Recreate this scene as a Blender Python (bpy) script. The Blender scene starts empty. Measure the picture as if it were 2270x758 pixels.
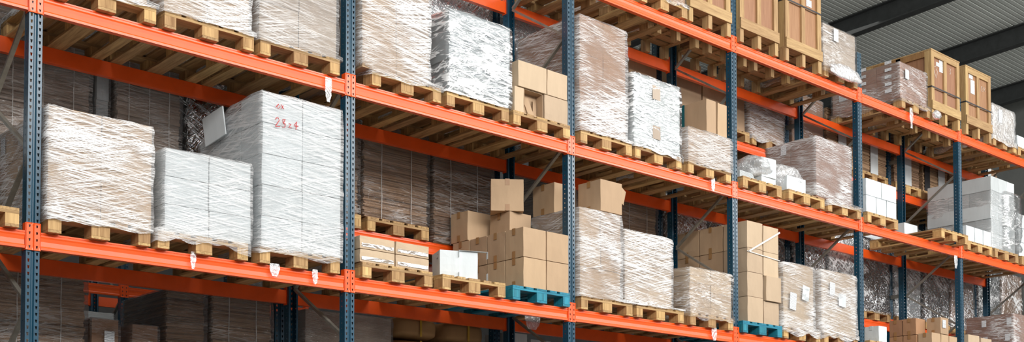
import bpy, bmesh, math, random
from mathutils import Vector, Matrix, noise
C = bpy.context.scene.collection
SC = bpy.context.scene
PI = math.pi
R = math.radians
random.seed(7)

# ------------------------------------------------------------------ camera
YAW, PITCH, ROLL = 0.74055, 0.03627, -0.00163
fw = Vector((math.sin(YAW)*math.cos(PITCH), math.cos(YAW)*math.cos(PITCH), math.sin(PITCH)))
rt = Vector((math.cos(YAW), -math.sin(YAW), 0))
up = rt.cross(fw)
r2 = rt*math.cos(ROLL) + up*math.sin(ROLL)
u2 = up*math.cos(ROLL) - rt*math.sin(ROLL)
cd = bpy.data.cameras.new('camera')
cam = bpy.data.objects.new('camera', cd)
C.objects.link(cam)
m = Matrix((r2, u2, -fw)).transposed().to_4x4()
m.translation = Vector((-3.183, -9.0098, 1.7))
cam.matrix_world = m
cd.sensor_width = 36.0
cd.lens = 36.0*2636.36/2270
cd.shift_x = (1135 - 1183.57)/2270
cd.shift_y = (994.07 - 379)/2270
cd.clip_end = 200
SC.camera = cam

# ------------------------------------------------------------------ light
SC.view_settings.view_transform = 'Standard'
SC.view_settings.look = 'None'
SC.view_settings.gamma = 1.0
SC.view_settings.use_curve_mapping = False
SC.view_settings.exposure = -0.10
W = bpy.data.worlds.new('daylight')
SC.world = W
W.use_nodes = True
bg = W.node_tree.nodes['Background']
bg.inputs[0].default_value = (0.86, 0.94, 1.0, 1)
bg.inputs[1].default_value = 0.26


def area(name, loc, rot, sx, sy, power, col):
    l = bpy.data.lights.new(name, 'AREA')
    l.shape = 'RECTANGLE'
    l.size, l.size_y, l.energy, l.color = sx, sy, power, col
    o = bpy.data.objects.new(name, l)
    C.objects.link(o)
    o.location = loc
    o.rotation_euler = rot
    return o


# daylight through a roof light strip above the aisle, and the windows opposite
area('overhead_light_strip', (9, -6.0, 11.0), (0, 0, 0), 34, 2.2, 600, (1.0, 0.97, 0.92))
area('overhead_light_strip', (6, 4.4, 11.2), (0, 0, 0), 24, 1.2, 140, (1.0, 0.97, 0.92))  # added lamp, brightens the far aisle and gives glints through the racks
area('window_light', (12, -12.0, 9.3), (R(62), 0, 0), 44, 2.8, 5600, (1.0, 0.97, 0.94))


# ------------------------------------------------------------------ materials
def mat(name):
    mm = bpy.data.materials.new(name)
    mm.use_nodes = True
    nt = mm.node_tree
    return mm, nt, nt.nodes['Principled BSDF']


def N(nt, t, **kw):
    n = nt.nodes.new(t)
    for k, v in kw.items():
        if k.startswith('i_'):
            n.inputs[k[2:].replace('_', ' ')].default_value = v
        else:
            setattr(n, k, v)
    return n


def ramp(nt, fac, stops):
    n = nt.nodes.new('ShaderNodeValToRGB')
    e = n.color_ramp.elements
    while len(e) < len(stops):
        e.new(0.5)
    for i, (p, c) in enumerate(stops):
        e[i].position = p
        e[i].color = (*c, 1) if len(c) == 3 else c
    nt.links.new(fac, n.inputs[0])
    return n.outputs[0]


def grey(v):
    return (v, v, v)


def mathn(nt, op, a, b=None, c=None):
    n = nt.nodes.new('ShaderNodeMath')
    n.operation = op
    for i, x in enumerate((a, b, c)):
        if x is None:
            continue
        if isinstance(x, (int, float)):
            n.inputs[i].default_value = x
        else:
            nt.links.new(x, n.inputs[i])
    return n.outputs[0]


def coords(nt, sx, sy, sz, rnd=0.0):
    tc = nt.nodes.new('ShaderNodeTexCoord')
    mp = nt.nodes.new('ShaderNodeMapping')
    mp.inputs['Scale'].default_value = (sx, sy, sz)
    nt.links.new(tc.outputs['Object'], mp.inputs[0])
    if rnd:
        oi = nt.nodes.new('ShaderNodeObjectInfo')
        v = mathn(nt, 'MULTIPLY', oi.outputs['Random'], rnd)
        cb = nt.nodes.new('ShaderNodeCombineXYZ')
        for i in range(3):
            nt.links.new(v, cb.inputs[i])
        nt.links.new(cb.outputs[0], mp.inputs['Location'])
    return mp.outputs[0]


def noisen(nt, vec, scale, detail=3, rough=0.55, dist=0.0):
    n = nt.nodes.new('ShaderNodeTexNoise')
    n.inputs['Scale'].default_value = scale
    n.inputs['Detail'].default_value = detail
    n.inputs['Roughness'].default_value = rough
    n.inputs['Distortion'].default_value = dist
    nt.links.new(vec, n.inputs['Vector'])
    return n.outputs['Fac']


def bump(nt, h, bs, strength=0.3, dist=0.01):
    b = nt.nodes.new('ShaderNodeBump')
    b.inputs['Strength'].default_value = strength
    b.inputs['Distance'].default_value = dist
    nt.links.new(h, b.inputs['Height'])
    nt.links.new(b.outputs[0], bs.inputs['Normal'])
    return b


def varied(nt, bs, col, spread=0.16, hue=0.02):
    """base colour with a small difference from object to object"""
    oi = nt.nodes.new('ShaderNodeObjectInfo')
    hs = nt.nodes.new('ShaderNodeHueSaturation')
    v = mathn(nt, 'MULTIPLY_ADD', oi.outputs['Random'], spread*2, 1-spread)
    nt.links.new(v, hs.inputs['Value'])
    h = mathn(nt, 'MULTIPLY_ADD', oi.outputs['Random'], hue, 0.5-hue/2)
    nt.links.new(h, hs.inputs['Hue'])
    if isinstance(col, tuple):
        hs.inputs['Color'].default_value = (*col, 1)
    else:
        nt.links.new(col, hs.inputs['Color'])
    nt.links.new(hs.outputs[0], bs.inputs['Base Color'])


def wood(name, dark, light, axis='y', rough=0.7, spread=0.22):
    mm, nt, bs = mat(name)
    sc = {'x': (1.2, 18, 18), 'y': (18, 1.2, 18), 'z': (18, 18, 1.2)}[axis]
    f = noisen(nt, coords(nt, *sc, rnd=40), 2.2, 5, 0.6, 0.6)
    c = ramp(nt, f, [(0.3, dark), (0.68, light)])
    varied(nt, bs, c, spread, 0.012)
    bs.inputs['Roughness'].default_value = rough
    bump(nt, f, bs, 0.25, 0.004)
    return mm


def paint(name, col, rough, spread=0.0, coat=0.0, dirt=0.25):
    mm, nt, bs = mat(name)
    f = noisen(nt, coords(nt, 3, 3, 3, rnd=30), 2.5, 6, 0.65)
    d = tuple(x*(1-dirt) for x in col)
    c = ramp(nt, f, [(0.3, d), (0.62, col)])
    varied(nt, bs, c, spread, 0.0)
    bs.inputs['Roughness'].default_value = rough
    bs.inputs['Coat Weight'].default_value = coat
    bs.inputs['Coat Roughness'].default_value = 0.15
    return mm


def card(name, col, spread=0.1, rough=0.75, amount=0.12):
    mm, nt, bs = mat(name)
    f = noisen(nt, coords(nt, 5, 5, 1.2, rnd=40), 2.0, 5, 0.6)
    d = tuple(x*(1-amount) for x in col)
    c = ramp(nt, f, [(0.25, d), (0.75, col)])
    varied(nt, bs, c, spread, 0.006)
    bs.inputs['Roughness'].default_value = rough
    bs.inputs['Specular IOR Level'].default_value = 0.25
    bump(nt, f, bs, 0.25, 0.01)
    return mm


M = {}
M['wood_y'] = wood('pallet wood lengthways', (0.24, 0.135, 0.05), (0.57, 0.37, 0.165), 'y')
M['wood_x'] = wood('pallet wood crossways', (0.28, 0.16, 0.06), (0.60, 0.40, 0.18), 'x')
M['wood_block'] = wood('pallet block wood', (0.30, 0.16, 0.055), (0.62, 0.40, 0.175), 'z')
M['blue_y'] = wood('blue pallet paint lengthways', (0.0, 0.10, 0.16), (0.01, 0.24, 0.34), 'y', 0.6)
M['blue_x'] = wood('blue pallet paint crossways', (0.0, 0.10, 0.16), (0.01, 0.26, 0.36), 'x', 0.6)
M['blue_block'] = wood('blue pallet block paint', (0.0, 0.12, 0.18), (0.015, 0.28, 0.38), 'z', 0.6)
M['crate_z'] = wood('crate timber upright', (0.30, 0.175, 0.07), (0.54, 0.36, 0.165), 'z', 0.65, 0.12)
M['crate_x'] = wood('crate timber crossways', (0.30, 0.175, 0.07), (0.55, 0.37, 0.17), 'x', 0.65, 0.12)
M['ply'] = wood('reddish plywood', (0.27, 0.125, 0.06), (0.37, 0.19, 0.10), 'z', 0.6, 0.1)
M['chip'] = wood('brown chipboard', (0.20, 0.10, 0.035), (0.36, 0.19, 0.075), 'z', 0.7, 0.1)
M['orange'] = paint('orange beam paint', (0.92, 0.105, 0.008), 0.36, 0.03, 0.25, 0.10)
M['blue_post'] = paint('blue upright paint', (0.004, 0.058, 0.105), 0.38, 0.05, 0.3, 0.2)
M['galv'] = paint('galvanised brace', (0.32, 0.31, 0.27), 0.45, 0.05, 0.0, 0.35)
M['galv'].node_tree.nodes['Principled BSDF'].inputs['Metallic'].default_value = 0.55
M['dark_steel'] = paint('dark steel', (0.05, 0.055, 0.055), 0.6, 0.0, 0.0, 0.3)
M['tan'] = card('tan cardboard', (0.50, 0.35, 0.22))
M['light_tan'] = card('pale tan cardboard', (0.55, 0.42, 0.29))
M['brown'] = card('brown cardboard', (0.40, 0.225, 0.125))
M['rose'] = card('rosy brown cardboard', (0.36, 0.21, 0.15))
M['greige'] = card('greyish cardboard', (0.46, 0.38, 0.31))
M['white'] = card('white cardboard', (0.66, 0.71, 0.73), 0.06)
M['pale'] = card('pale grey cardboard', (0.58, 0.62, 0.63), 0.08)
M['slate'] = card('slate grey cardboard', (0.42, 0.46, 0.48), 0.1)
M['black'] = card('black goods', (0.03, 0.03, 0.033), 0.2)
M['tape'] = card('brown parcel tape', (0.36, 0.20, 0.085), 0.05, 0.3)
M['teal'] = card('teal parcel tape', (0.004, 0.10, 0.12), 0.02, 0.35)
M['strap_steel'] = paint('black steel strap', (0.035, 0.035, 0.04), 0.4, 0.0)
M['strap_white'] = paint('white strap', (0.72, 0.70, 0.66), 0.5, 0.0)
M['strap_yellow'] = paint('yellow strap', (0.55, 0.33, 0.03), 0.5, 0.0)
M['red_ink'] = paint('red marker ink', (0.62, 0.03, 0.03), 0.6, 0.0)
M['black_ink'] = paint('dark print', (0.07, 0.06, 0.06), 0.6, 0.0)
M['chalk'] = paint('white chalk', (0.85, 0.78, 0.72), 0.8, 0.0)
M['sack'] = card('brown paper sack', (0.40, 0.23, 0.10), 0.1)
M['concrete'] = card('concrete floor', (0.18, 0.17, 0.16), 0.0, 0.5)
M['dark_wall'] = paint('shaded wall', (0.05, 0.05, 0.05), 0.8, 0.0, 0.0, 0.2)  # darker copy of the wall grey, far aisle shade put into the colour
M['grey_wall'] = paint('grey wall', (0.19, 0.20, 0.19), 0.7, 0.0, 0.0, 0.1)


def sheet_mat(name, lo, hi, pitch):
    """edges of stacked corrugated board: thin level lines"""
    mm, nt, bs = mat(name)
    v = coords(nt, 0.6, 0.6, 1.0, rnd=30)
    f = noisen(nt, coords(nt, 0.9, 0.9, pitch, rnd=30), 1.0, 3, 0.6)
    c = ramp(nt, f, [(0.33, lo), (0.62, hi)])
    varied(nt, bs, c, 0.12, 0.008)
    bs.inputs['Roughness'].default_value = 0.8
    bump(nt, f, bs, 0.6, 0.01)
    return mm


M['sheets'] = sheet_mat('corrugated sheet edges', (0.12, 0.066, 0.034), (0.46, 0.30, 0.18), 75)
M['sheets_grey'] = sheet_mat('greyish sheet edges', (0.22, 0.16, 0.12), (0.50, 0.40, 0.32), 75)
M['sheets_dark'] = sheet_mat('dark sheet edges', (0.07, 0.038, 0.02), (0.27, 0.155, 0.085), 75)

# printed paper label: white with grey bars
mm, nt, bs = mat('paper label')
tc = nt.nodes.new('ShaderNodeTexCoord')
wv = nt.nodes.new('ShaderNodeTexWave')
wv.bands_direction = 'Z'
wv.inputs['Scale'].default_value = 22
wv.inputs['Distortion'].default_value = 6
wv.inputs['Detail'].default_value = 2
nt.links.new(tc.outputs['Object'], wv.inputs['Vector'])
c = ramp(nt, wv.outputs['Fac'], [(0.60, (0.82, 0.85, 0.88)), (0.8, (0.30, 0.32, 0.34))])
nt.links.new(c, bs.inputs['Base Color'])
M['label'] = mm


def film_mat(name, white=(0.93, 0.94, 0.95), lo=0.50, hi=0.68, opac=0.85, gloss=0.16, fine=60, rough=0.2,
             haze=0.08, bstr=0.6, run=2.0, tilt=0.12, macro=1.6):
    """stretch film: clear and glossy, with fine drawn-out white streaks round the load: milky folds and painted reflections"""
    mm = bpy.data.materials.new(name)
    mm.use_nodes = True
    nt = mm.node_tree
    nt.nodes.clear()
    out = nt.nodes.new('ShaderNodeOutputMaterial')
    tc = nt.nodes.new('ShaderNodeTexCoord')
    oi = nt.nodes.new('ShaderNodeObjectInfo')
    sp = nt.nodes.new('ShaderNodeSeparateXYZ')
    nt.links.new(tc.outputs['Object'], sp.inputs[0])
    h = mathn(nt, 'SUBTRACT', sp.outputs[0], sp.outputs[1])
    rnd = mathn(nt, 'MULTIPLY', oi.outputs['Random'], 37.0)

    def layer(run, fine, tilt, off, detail, dist):
        z = mathn(nt, 'MULTIPLY_ADD', h, tilt, sp.outputs[2])
        cb = nt.nodes.new('ShaderNodeCombineXYZ')
        nt.links.new(mathn(nt, 'MULTIPLY', h, run), cb.inputs[0])
        nt.links.new(mathn(nt, 'ADD', rnd, off), cb.inputs[1])
        nt.links.new(mathn(nt, 'MULTIPLY', z, fine), cb.inputs[2])
        return noisen(nt, cb.outputs[0], 1.0, detail, 0.6, dist)
    a = layer(run, fine, tilt, 0, 3, 0.3)
    b = layer(run*1.3, fine*0.7, -tilt*2.2, 5, 3, 0.4)
    g = layer(1.4, 2.6, 0.3, 11, 2, 0.5)

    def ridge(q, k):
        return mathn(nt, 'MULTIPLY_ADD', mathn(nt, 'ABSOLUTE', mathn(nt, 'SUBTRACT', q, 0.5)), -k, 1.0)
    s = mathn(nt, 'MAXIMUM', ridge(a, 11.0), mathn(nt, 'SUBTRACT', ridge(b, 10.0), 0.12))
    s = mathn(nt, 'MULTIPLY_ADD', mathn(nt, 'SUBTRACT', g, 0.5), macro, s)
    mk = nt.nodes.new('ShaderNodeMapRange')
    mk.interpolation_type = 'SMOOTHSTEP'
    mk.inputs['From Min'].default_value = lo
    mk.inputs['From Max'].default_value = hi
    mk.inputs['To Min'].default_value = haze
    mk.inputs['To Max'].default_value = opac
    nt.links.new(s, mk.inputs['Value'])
    bp = nt.nodes.new('ShaderNodeBump')
    bp.inputs['Strength'].default_value = bstr
    bp.inputs['Distance'].default_value = 0.012
    nt.links.new(s, bp.inputs['Height'])
    tr = nt.nodes.new('ShaderNodeBsdfTransparent')
    gl = nt.nodes.new('ShaderNodeBsdfGlossy')
    gl.inputs['Roughness'].default_value = rough
    gl.inputs['Color'].default_value = (0.95, 0.97, 1, 1)
    nt.links.new(bp.outputs[0], gl.inputs['Normal'])
    lw = nt.nodes.new('ShaderNodeLayerWeight')
    lw.inputs['Blend'].default_value = 0.35
    nt.links.new(bp.outputs[0], lw.inputs['Normal'])
    fac = mathn(nt, 'MULTIPLY_ADD', lw.outputs['Fresnel'], 0.3, gloss)
    m1 = nt.nodes.new('ShaderNodeMixShader')
    nt.links.new(fac, m1.inputs[0])
    nt.links.new(tr.outputs[0], m1.inputs[1])
    nt.links.new(gl.outputs[0], m1.inputs[2])
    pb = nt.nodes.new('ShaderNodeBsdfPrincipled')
    pb.inputs['Base Color'].default_value = (*white, 1)  # white of the folds, also standing in for reflections off the wrinkles
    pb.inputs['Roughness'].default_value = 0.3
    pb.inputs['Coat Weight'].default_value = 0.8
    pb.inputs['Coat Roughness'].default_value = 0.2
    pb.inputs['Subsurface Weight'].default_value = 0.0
    soft = nt.nodes.new('ShaderNodeBump')
    soft.inputs['Strength'].default_value = 0.25
    soft.inputs['Distance'].default_value = 0.012
    nt.links.new(s, soft.inputs['Height'])
    nt.links.new(soft.outputs[0], pb.inputs['Normal'])
    nt.links.new(bp.outputs[0], pb.inputs['Coat Normal'])
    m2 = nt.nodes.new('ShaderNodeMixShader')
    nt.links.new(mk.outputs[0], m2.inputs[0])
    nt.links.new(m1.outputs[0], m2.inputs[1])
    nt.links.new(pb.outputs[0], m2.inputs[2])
    nt.links.new(m2.outputs[0], out.inputs['Surface'])
    return mm


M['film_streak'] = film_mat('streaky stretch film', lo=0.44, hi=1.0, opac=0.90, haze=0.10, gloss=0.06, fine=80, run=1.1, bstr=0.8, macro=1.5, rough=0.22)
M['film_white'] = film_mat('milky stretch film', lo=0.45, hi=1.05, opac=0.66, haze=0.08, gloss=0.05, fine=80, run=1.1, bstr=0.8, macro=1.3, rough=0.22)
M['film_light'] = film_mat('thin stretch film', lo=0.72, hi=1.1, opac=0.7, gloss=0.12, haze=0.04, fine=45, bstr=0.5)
M['film_silver'] = film_mat('shiny crinkled film', lo=0.62, hi=0.98, opac=0.9, gloss=0.22, fine=9, run=1.6, rough=0.16,
                            haze=0.04, bstr=0.55, tilt=0.1, macro=2.0)
M['film_dark'] = film_mat('clear film with few folds and painted glints', lo=0.72, hi=1.1, opac=0.45, gloss=0.15, haze=0.0, fine=60,
                          rough=0.16, bstr=0.8, white=(0.6, 0.58, 0.56))  # sparse white streaks: folds, plus glints put into the colour
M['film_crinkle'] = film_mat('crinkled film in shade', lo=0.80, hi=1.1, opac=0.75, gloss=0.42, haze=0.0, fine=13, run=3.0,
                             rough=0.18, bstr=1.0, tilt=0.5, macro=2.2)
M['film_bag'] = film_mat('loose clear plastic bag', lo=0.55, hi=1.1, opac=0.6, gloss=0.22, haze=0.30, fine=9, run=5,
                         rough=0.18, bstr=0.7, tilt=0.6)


# ------------------------------------------------------------------ mesh helpers
class MB:
    def __init__(s):
        s.bm = bmesh.new()

    def box(s, x0, x1, y0, y1, z0, z1, bev=0.0, mi=0):
        r = bmesh.ops.create_cube(s.bm, size=1.0)
        vs = r['verts']
        for v in vs:
            v.co = Vector(((x0+x1)/2+v.co.x*(x1-x0), (y0+y1)/2+v.co.y*(y1-y0), (z0+z1)/2+v.co.z*(z1-z0)))
        fs = {f for v in vs for f in v.link_faces}
        for f in fs:
            f.material_index = mi
        if bev:
            es = {e for v in vs for e in v.link_edges}
            bmesh.ops.bevel(s.bm, geom=list(es), offset=bev, segments=2, affect='EDGES', profile=0.6)
        return s

    def poly(s, pts, mi=0):
        f = s.bm.faces.new([s.bm.verts.new(Vector(q)) for q in pts])
        f.material_index = mi
        return s

    def bar(s, a, b, w, h, upv=(0, 0, 1)):
        """rectangular bar from a to b"""
        a, b = Vector(a), Vector(b)
        d = (b-a).normalized()
        side = d.cross(Vector(upv)).normalized()
        u = side.cross(d).normalized()
        ring = [side*w/2+u*h/2, -side*w/2+u*h/2, -side*w/2-u*h/2, side*w/2-u*h/2]
        v0 = [s.bm.verts.new(a+q) for q in ring]
        v1 = [s.bm.verts.new(b+q) for q in ring]
        for i in range(4):
            j = (i+1) % 4
            s.bm.faces.new((v0[i], v0[j], v1[j], v1[i]))
        s.bm.faces.new(v0[::-1])
        s.bm.faces.new(v1)
        return s

    def tube(s, pts, r, n=6):
        pts = [Vector(q) for q in pts]
        rings = []
        for i, q in enumerate(pts):
            d = (pts[min(i+1, len(pts)-1)]-pts[max(i-1, 0)]).normalized()
            a = d.orthogonal().normalized()
            b = d.cross(a)
            rings.append([s.bm.verts.new(q+(a*math.cos(2*PI*k/n)+b*math.sin(2*PI*k/n))*r) for k in range(n)])
        for p, q in zip(rings, rings[1:]):
            for k in range(n):
                s.bm.faces.new((p[k], p[(k+1) % n], q[(k+1) % n], q[k]))
        s.bm.faces.new(rings[0][::-1])
        s.bm.faces.new(rings[-1])
        return s

    def mesh(s, name, mats, smooth=False):
        bmesh.ops.recalc_face_normals(s.bm, faces=s.bm.faces)
        me = bpy.data.meshes.new(name)
        s.bm.to_mesh(me)
        s.bm.free()
        for q in (mats if isinstance(mats, (list, tuple)) else [mats]):
            me.materials.append(q)
        if smooth:
            for f in me.polygons:
                f.use_smooth = True
        return me


def link(name, me, parent=None, loc=None, rot=None):
    o = bpy.data.objects.new(name, me)
    C.objects.link(o)
    if parent is not None:
        o.parent = parent
    if loc is not None:
        o.location = loc
    if rot is not None:
        o.rotation_euler = rot
    return o


def tag(o, label, cat, group=None):
    o['label'] = label
    o['category'] = cat
    if group:
        o['group'] = group
    return o


def thing(name, label, cat, loc=(0, 0, 0), rz=0.0, group=None):
    return tag(link(name, None, None, loc, (0, 0, rz)), label, cat, group)


def struct(name, me, loc=None):
    o = link(name, me, None, loc)
    o['kind'] = 'structure'
    return o


def copy_tree(src, parent=None):
    c = src.copy()
    C.objects.link(c)
    if parent is not None:
        c.parent = parent
    for ch in list(src.children):
        copy_tree(ch, c)
    return c


# ------------------------------------------------------------------ the building
B = 2.8
LA, LB, LC = 3.643, 5.433, 7.243          # beam tops, front rack
L2, L4, L6 = 2.20, 4.41, 6.60             # beam tops, rack behind
RY = 0.967                                # front of the rear posts of the front rack
SY = 1.22                                 # front of the second rack

struct('floor', MB().box(-30, 26, -16, 10, -0.2, 0).mesh('floor', M['concrete']))
struct('wall_right', MB().box(25.6, 26, -16, 10, 0, 12.5).mesh('wall_right', M['grey_wall']))
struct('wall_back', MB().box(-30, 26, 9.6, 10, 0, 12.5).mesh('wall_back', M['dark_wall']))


def roofz(y):
    return 11.25-0.04*y


mm, nt, bs = mat('ribbed roof lining')
f = noisen(nt, coords(nt, 0.25, 1.2, 1), 1.5, 4, 0.6)
nt.links.new(ramp(nt, f, [(0.3, (0.66, 0.71, 0.67)), (0.7, (0.76, 0.80, 0.76))]), bs.inputs['Base Color'])
bs.inputs['Roughness'].default_value = 0.45
M['roof'] = mm
mb = MB()
y, prof = -16.0, []
k = 0
while y < 10:
    deep = 0.016 if k % 10 == 0 else 0.004
    prof += [(y, 0.0), (y+0.075, 0.0), (y+0.085, deep), (y+0.105, deep)]
    y += 0.115
    k += 1
va = [mb.bm.verts.new((-30, q[0], roofz(q[0])+0.42+q[1])) for q in prof]
vb = [mb.bm.verts.new((26, q[0], roofz(q[0])+0.42+q[1])) for q in prof]
for i in range(len(prof)-1):
    mb.bm.faces.new((va[i], va[i+1], vb[i+1], vb[i]))
struct('ceiling', mb.mesh('ceiling', M['roof']))


def rafter(x):
    mb = MB()
    for z0, z1, w in ((0.0, 0.025, 0.20), (0.025, 0.39, 0.014), (0.39, 0.415, 0.20)):
        ya, yb = -16, 9.6
        for sgn in (0,):
            v = []
            for yy in (ya, yb):
                for xx, zz in ((-w/2, z0), (w/2, z0), (w/2, z1), (-w/2, z1)):
                    v.append(mb.bm.verts.new((xx, yy, roofz(yy)+zz)))
            for a in range(4):
                b = (a+1) % 4
                mb.bm.faces.new((v[a], v[b], v[4+b], v[4+a]))
            mb.bm.faces.new(v[0:4])
            mb.bm.faces.new(v[4:8])
    return mb.mesh('rafter', M['dark_steel'])


rm = rafter(0)
for i, x in enumerate((11.5, 14.75, 18.0, 21.25, 24.5)):
    struct('trim_%d' % (i+1), rm, (x, 0, 0))


# ------------------------------------------------------------------ racking
def holed_strip(bm, P, u0, u1, n, pitch, z0, um, wt, wb, hh):
    """a strip between u0 and u1 with n rows of drop-shaped holes; P(u, z) gives the point"""
    def vert(u, z):
        return bm.verts.new(P(u, z))
    for k in range(n):
        za, zb = z0+k*pitch, z0+(k+1)*pitch
        zm = (za+zb)/2
        o = [vert(u0, za), vert(u1, za), vert(u1, zb), vert(u0, zb)]
        i = [vert(um-wb/2, zm-hh/2), vert(um+wb/2, zm-hh/2), vert(um+wt/2, zm+hh/2), vert(um-wt/2, zm+hh/2)]
        for a in range(4):
            b = (a+1) % 4
            bm.faces.new((o[a], o[b], i[b], i[a]))


def post_mesh(height=7.85):
    mb = MB()
    bm = mb.bm
    n = int(height/0.05)
    hgt = n*0.05
    holed_strip(bm, lambda u, z: Vector((u, 0, z)), -0.05, -0.011, n, 0.05, 0, -0.031, 0.017, 0.009, 0.024)
    holed_strip(bm, lambda u, z: Vector((u, 0, z)), 0.011, 0.05, n, 0.05, 0, 0.031, 0.017, 0.009, 0.024)
    for s in (-1, 1):
        holed_strip(bm, lambda u, z, s=s: Vector((s*0.05, u, z)), 0.0, 0.085, n, 0.05, 0, 0.05, 0.011, 0.011, 0.011)
        mb.poly([(s*0.05, 0.085, 0), (s*0.032, 0.085, 0), (s*0.032, 0.085, hgt), (s*0.05, 0.085, hgt)])
    g = [(-0.011, 0), (-0.006, 0.012), (0.006, 0.012), (0.011, 0)]
    for a, b in zip(g, g[1:]):
        mb.poly([(*a, 0), (*b, 0), (*b, hgt), (*a, hgt)])
    bmesh.ops.remove_doubles(bm, verts=bm.verts, dist=0.0003)
    bmesh.ops.recalc_face_normals(bm, faces=bm.faces)
    bmesh.ops.solidify(bm, geom=bm.faces[:], thickness=0.002)
    return mb.mesh('upright_post', M['blue_post'])


PM = post_mesh()
BASE = MB().box(-0.07, 0.07, -0.02, 0.11, 0, 0.008).mesh('base_plate', M['blue_post'])
ZN = []                                   # zigzag of the frame bracing: (y, z)
for k in range(7):
    ZN += [(0.06, 0.78+1.165*k-0.0), (0.93, 1.33+1.165*k)]
ZN = [(y, z-0.005) for y, z in ZN if z < 7.8]


def channel(a, b):
    """C-section brace between two nodes in the frame plane"""
    mb = MB()
    mb.bar(a, b, 0.035, 0.004)
    d = (Vector(b)-Vector(a)).normalized()
    n = Vector((1, 0, 0)).cross(d).normalized()
    for s in (-1, 1):
        off = Vector((s*0.0165, 0, 0))
        mb.bar(Vector(a)+off-n*0.011, Vector(b)+off-n*0.011, 0.003, 0.022)
    return mb.mesh('brace', M['galv'])


BR = [channel((0, *a), (0, *b)) for a, b in zip(ZN, ZN[1:])]
ORD = ['leftmost', 'second', 'third', 'fourth', 'fifth', 'sixth', 'seventh']


def frame(t, y, label, grp):
    f = thing('upright_frame', label, 'rack upright', (t*B, y, 0), 0, grp)
    link('upright_post', PM, f, (0, 0, 0))
    link('upright_post', PM, f, (0, RY+0.085, 0), (0, 0, PI))
    link('base_plate', BASE, f, (0, 0, 0))
    link('base_plate', BASE, f, (0, RY, 0))
    for q in BR:
        link('brace', q, f)
    return f


WHERE = {0: 'leftmost of those in the photo', 1: 'second from the left, right of the tall white stack',
         2: 'third from the left, beside the cartons on the blue pallet', 3: 'fourth from the left, beside the tall bare carton tower',
         4: 'fifth from the left, its top end free above the top beam', 5: 'sixth from the left, in front of the grey carton stack',
         6: 'at the far right edge behind the last brace'}
for t in range(0, 7):
    frame(t, 0.0, 'perforated blue rack upright, '+WHERE[t], 'front rack uprights')
for t in range(0, 8):
    frame(t, SY, 'shaded blue upright of the rack behind, in line with front upright '+['at far left', 'two', 'three', 'four', 'five', 'six', 'at far right', 'beyond the right edge'][t], 'rear rack uprights')


def rail_mesh(L):
    p = [(0, 0.012), (0, 0.030), (0.006, 0.040), (0.008, 0.075), (0.005, 0.100), (0.0, 0.112), (0.0, 0.122), (0.004, 0.125),
         (0.004, 0.128), (0, 0.131), (0, 0.142), (0.05, 0.142), (0.05, 0.012)]
    mb = MB()
    a = [mb.bm.verts.new((-L/2, q[0], q[1])) for q in p]
    b = [mb.bm.verts.new((L/2, q[0], q[1])) for q in p]
    for i in range(len(p)):
        j = (i+1) % len(p)
        mb.bm.faces.new((a[i], a[j], b[j], b[i]))
    mb.bm.faces.new(a[::-1])
    mb.bm.faces.new(b)
    return mb.mesh('rail', M['orange'])


def connector_mesh(s):
    """end plate of a beam, s = side of the beam it closes"""
    mb = MB()
    bm = mb.bm
    u0, u1 = (0.003, 0.050)
    n = 4
    holed_strip(bm, lambda u, z: Vector((-s*u, -0.006, z)), u0, u1, n, 0.0515, 0, 0.027, 0.015, 0.008, 0.020)
    mb.poly([(-s*0.003, -0.006, 0), (-s*0.003, -0.001, 0), (-s*0.003, -0.001, 0.206), (-s*0.003, -0.006, 0.206)])
    mb.poly([(-s*0.05, -0.006, 0), (-s*0.056, -0.003, 0), (-s*0.056, -0.003, 0.206), (-s*0.05, -0.006, 0.206)])
    mb.poly([(-s*0.056, -0.003, 0), (-s*0.056, 0.06, 0), (-s*0.056, 0.06, 0.206), (-s*0.056, -0.003, 0.206)])
    bmesh.ops.remove_doubles(bm, verts=bm.verts, dist=0.0003)
    bmesh.ops.recalc_face_normals(bm, faces=bm.faces)
    bmesh.ops.solidify(bm, geom=bm.faces[:], thickness=0.0035)
    return mb.mesh('connector', M['orange'])


RAIL = rail_mesh(B-0.118)
CON = {-1: connector_mesh(-1), 1: connector_mesh(1)}
BAY = {-1: 'cut off at left edge', 0: 'leftmost bay', 1: 'second bay', 2: 'third bay', 3: 'fourth bay', 4: 'fifth bay', 5: 'last bay at right edge', 6: 'glimpsed past the last bay'}


def beam(bay, y, top, label, grp, back=False):
    z = top-0.142
    f = thing('beam', label, 'rack beam', ((bay+0.5)*B, y, z), PI if back else 0, grp)
    link('rail', RAIL, f)
    for s in (-1, 1):
        link('connector', CON[s], f, (s*B/2, 0, 0))
    return f


SH = {LA: 'lower', LB: 'middle', LC: 'top'}
for top in (LA, LB, LC):
    for bay in range(-1 if top < 7 else 1, 6):
        if not (top > 7 and bay == 1):
            beam(bay, 0, top, 'bright orange front beam of the %s shelf, %s' % (SH[top], BAY[bay]), 'front beams')
        beam(bay, RY+0.085, top, 'shaded red-orange back beam of the %s shelf, %s' % (SH[top], BAY[bay]), 'back beams', True)
for top, nm in ((L2, 'lowest'), (L4, 'middle'), (L6, 'upper')):
    for bay in range(0, 7):
        if top == L2 and bay > 2:
            continue
        beam(bay, SY, top, 'front beam of the rack behind, %s level, %s' % (nm, BAY[bay]), 'rear rack front beams')
        if bay < 2 and top < 5:
            beam(bay, SY+RY+0.085, top, 'dark far beam of the rack behind, %s level, %s' % (nm, BAY[bay]), 'rear rack far beams', True)

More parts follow.
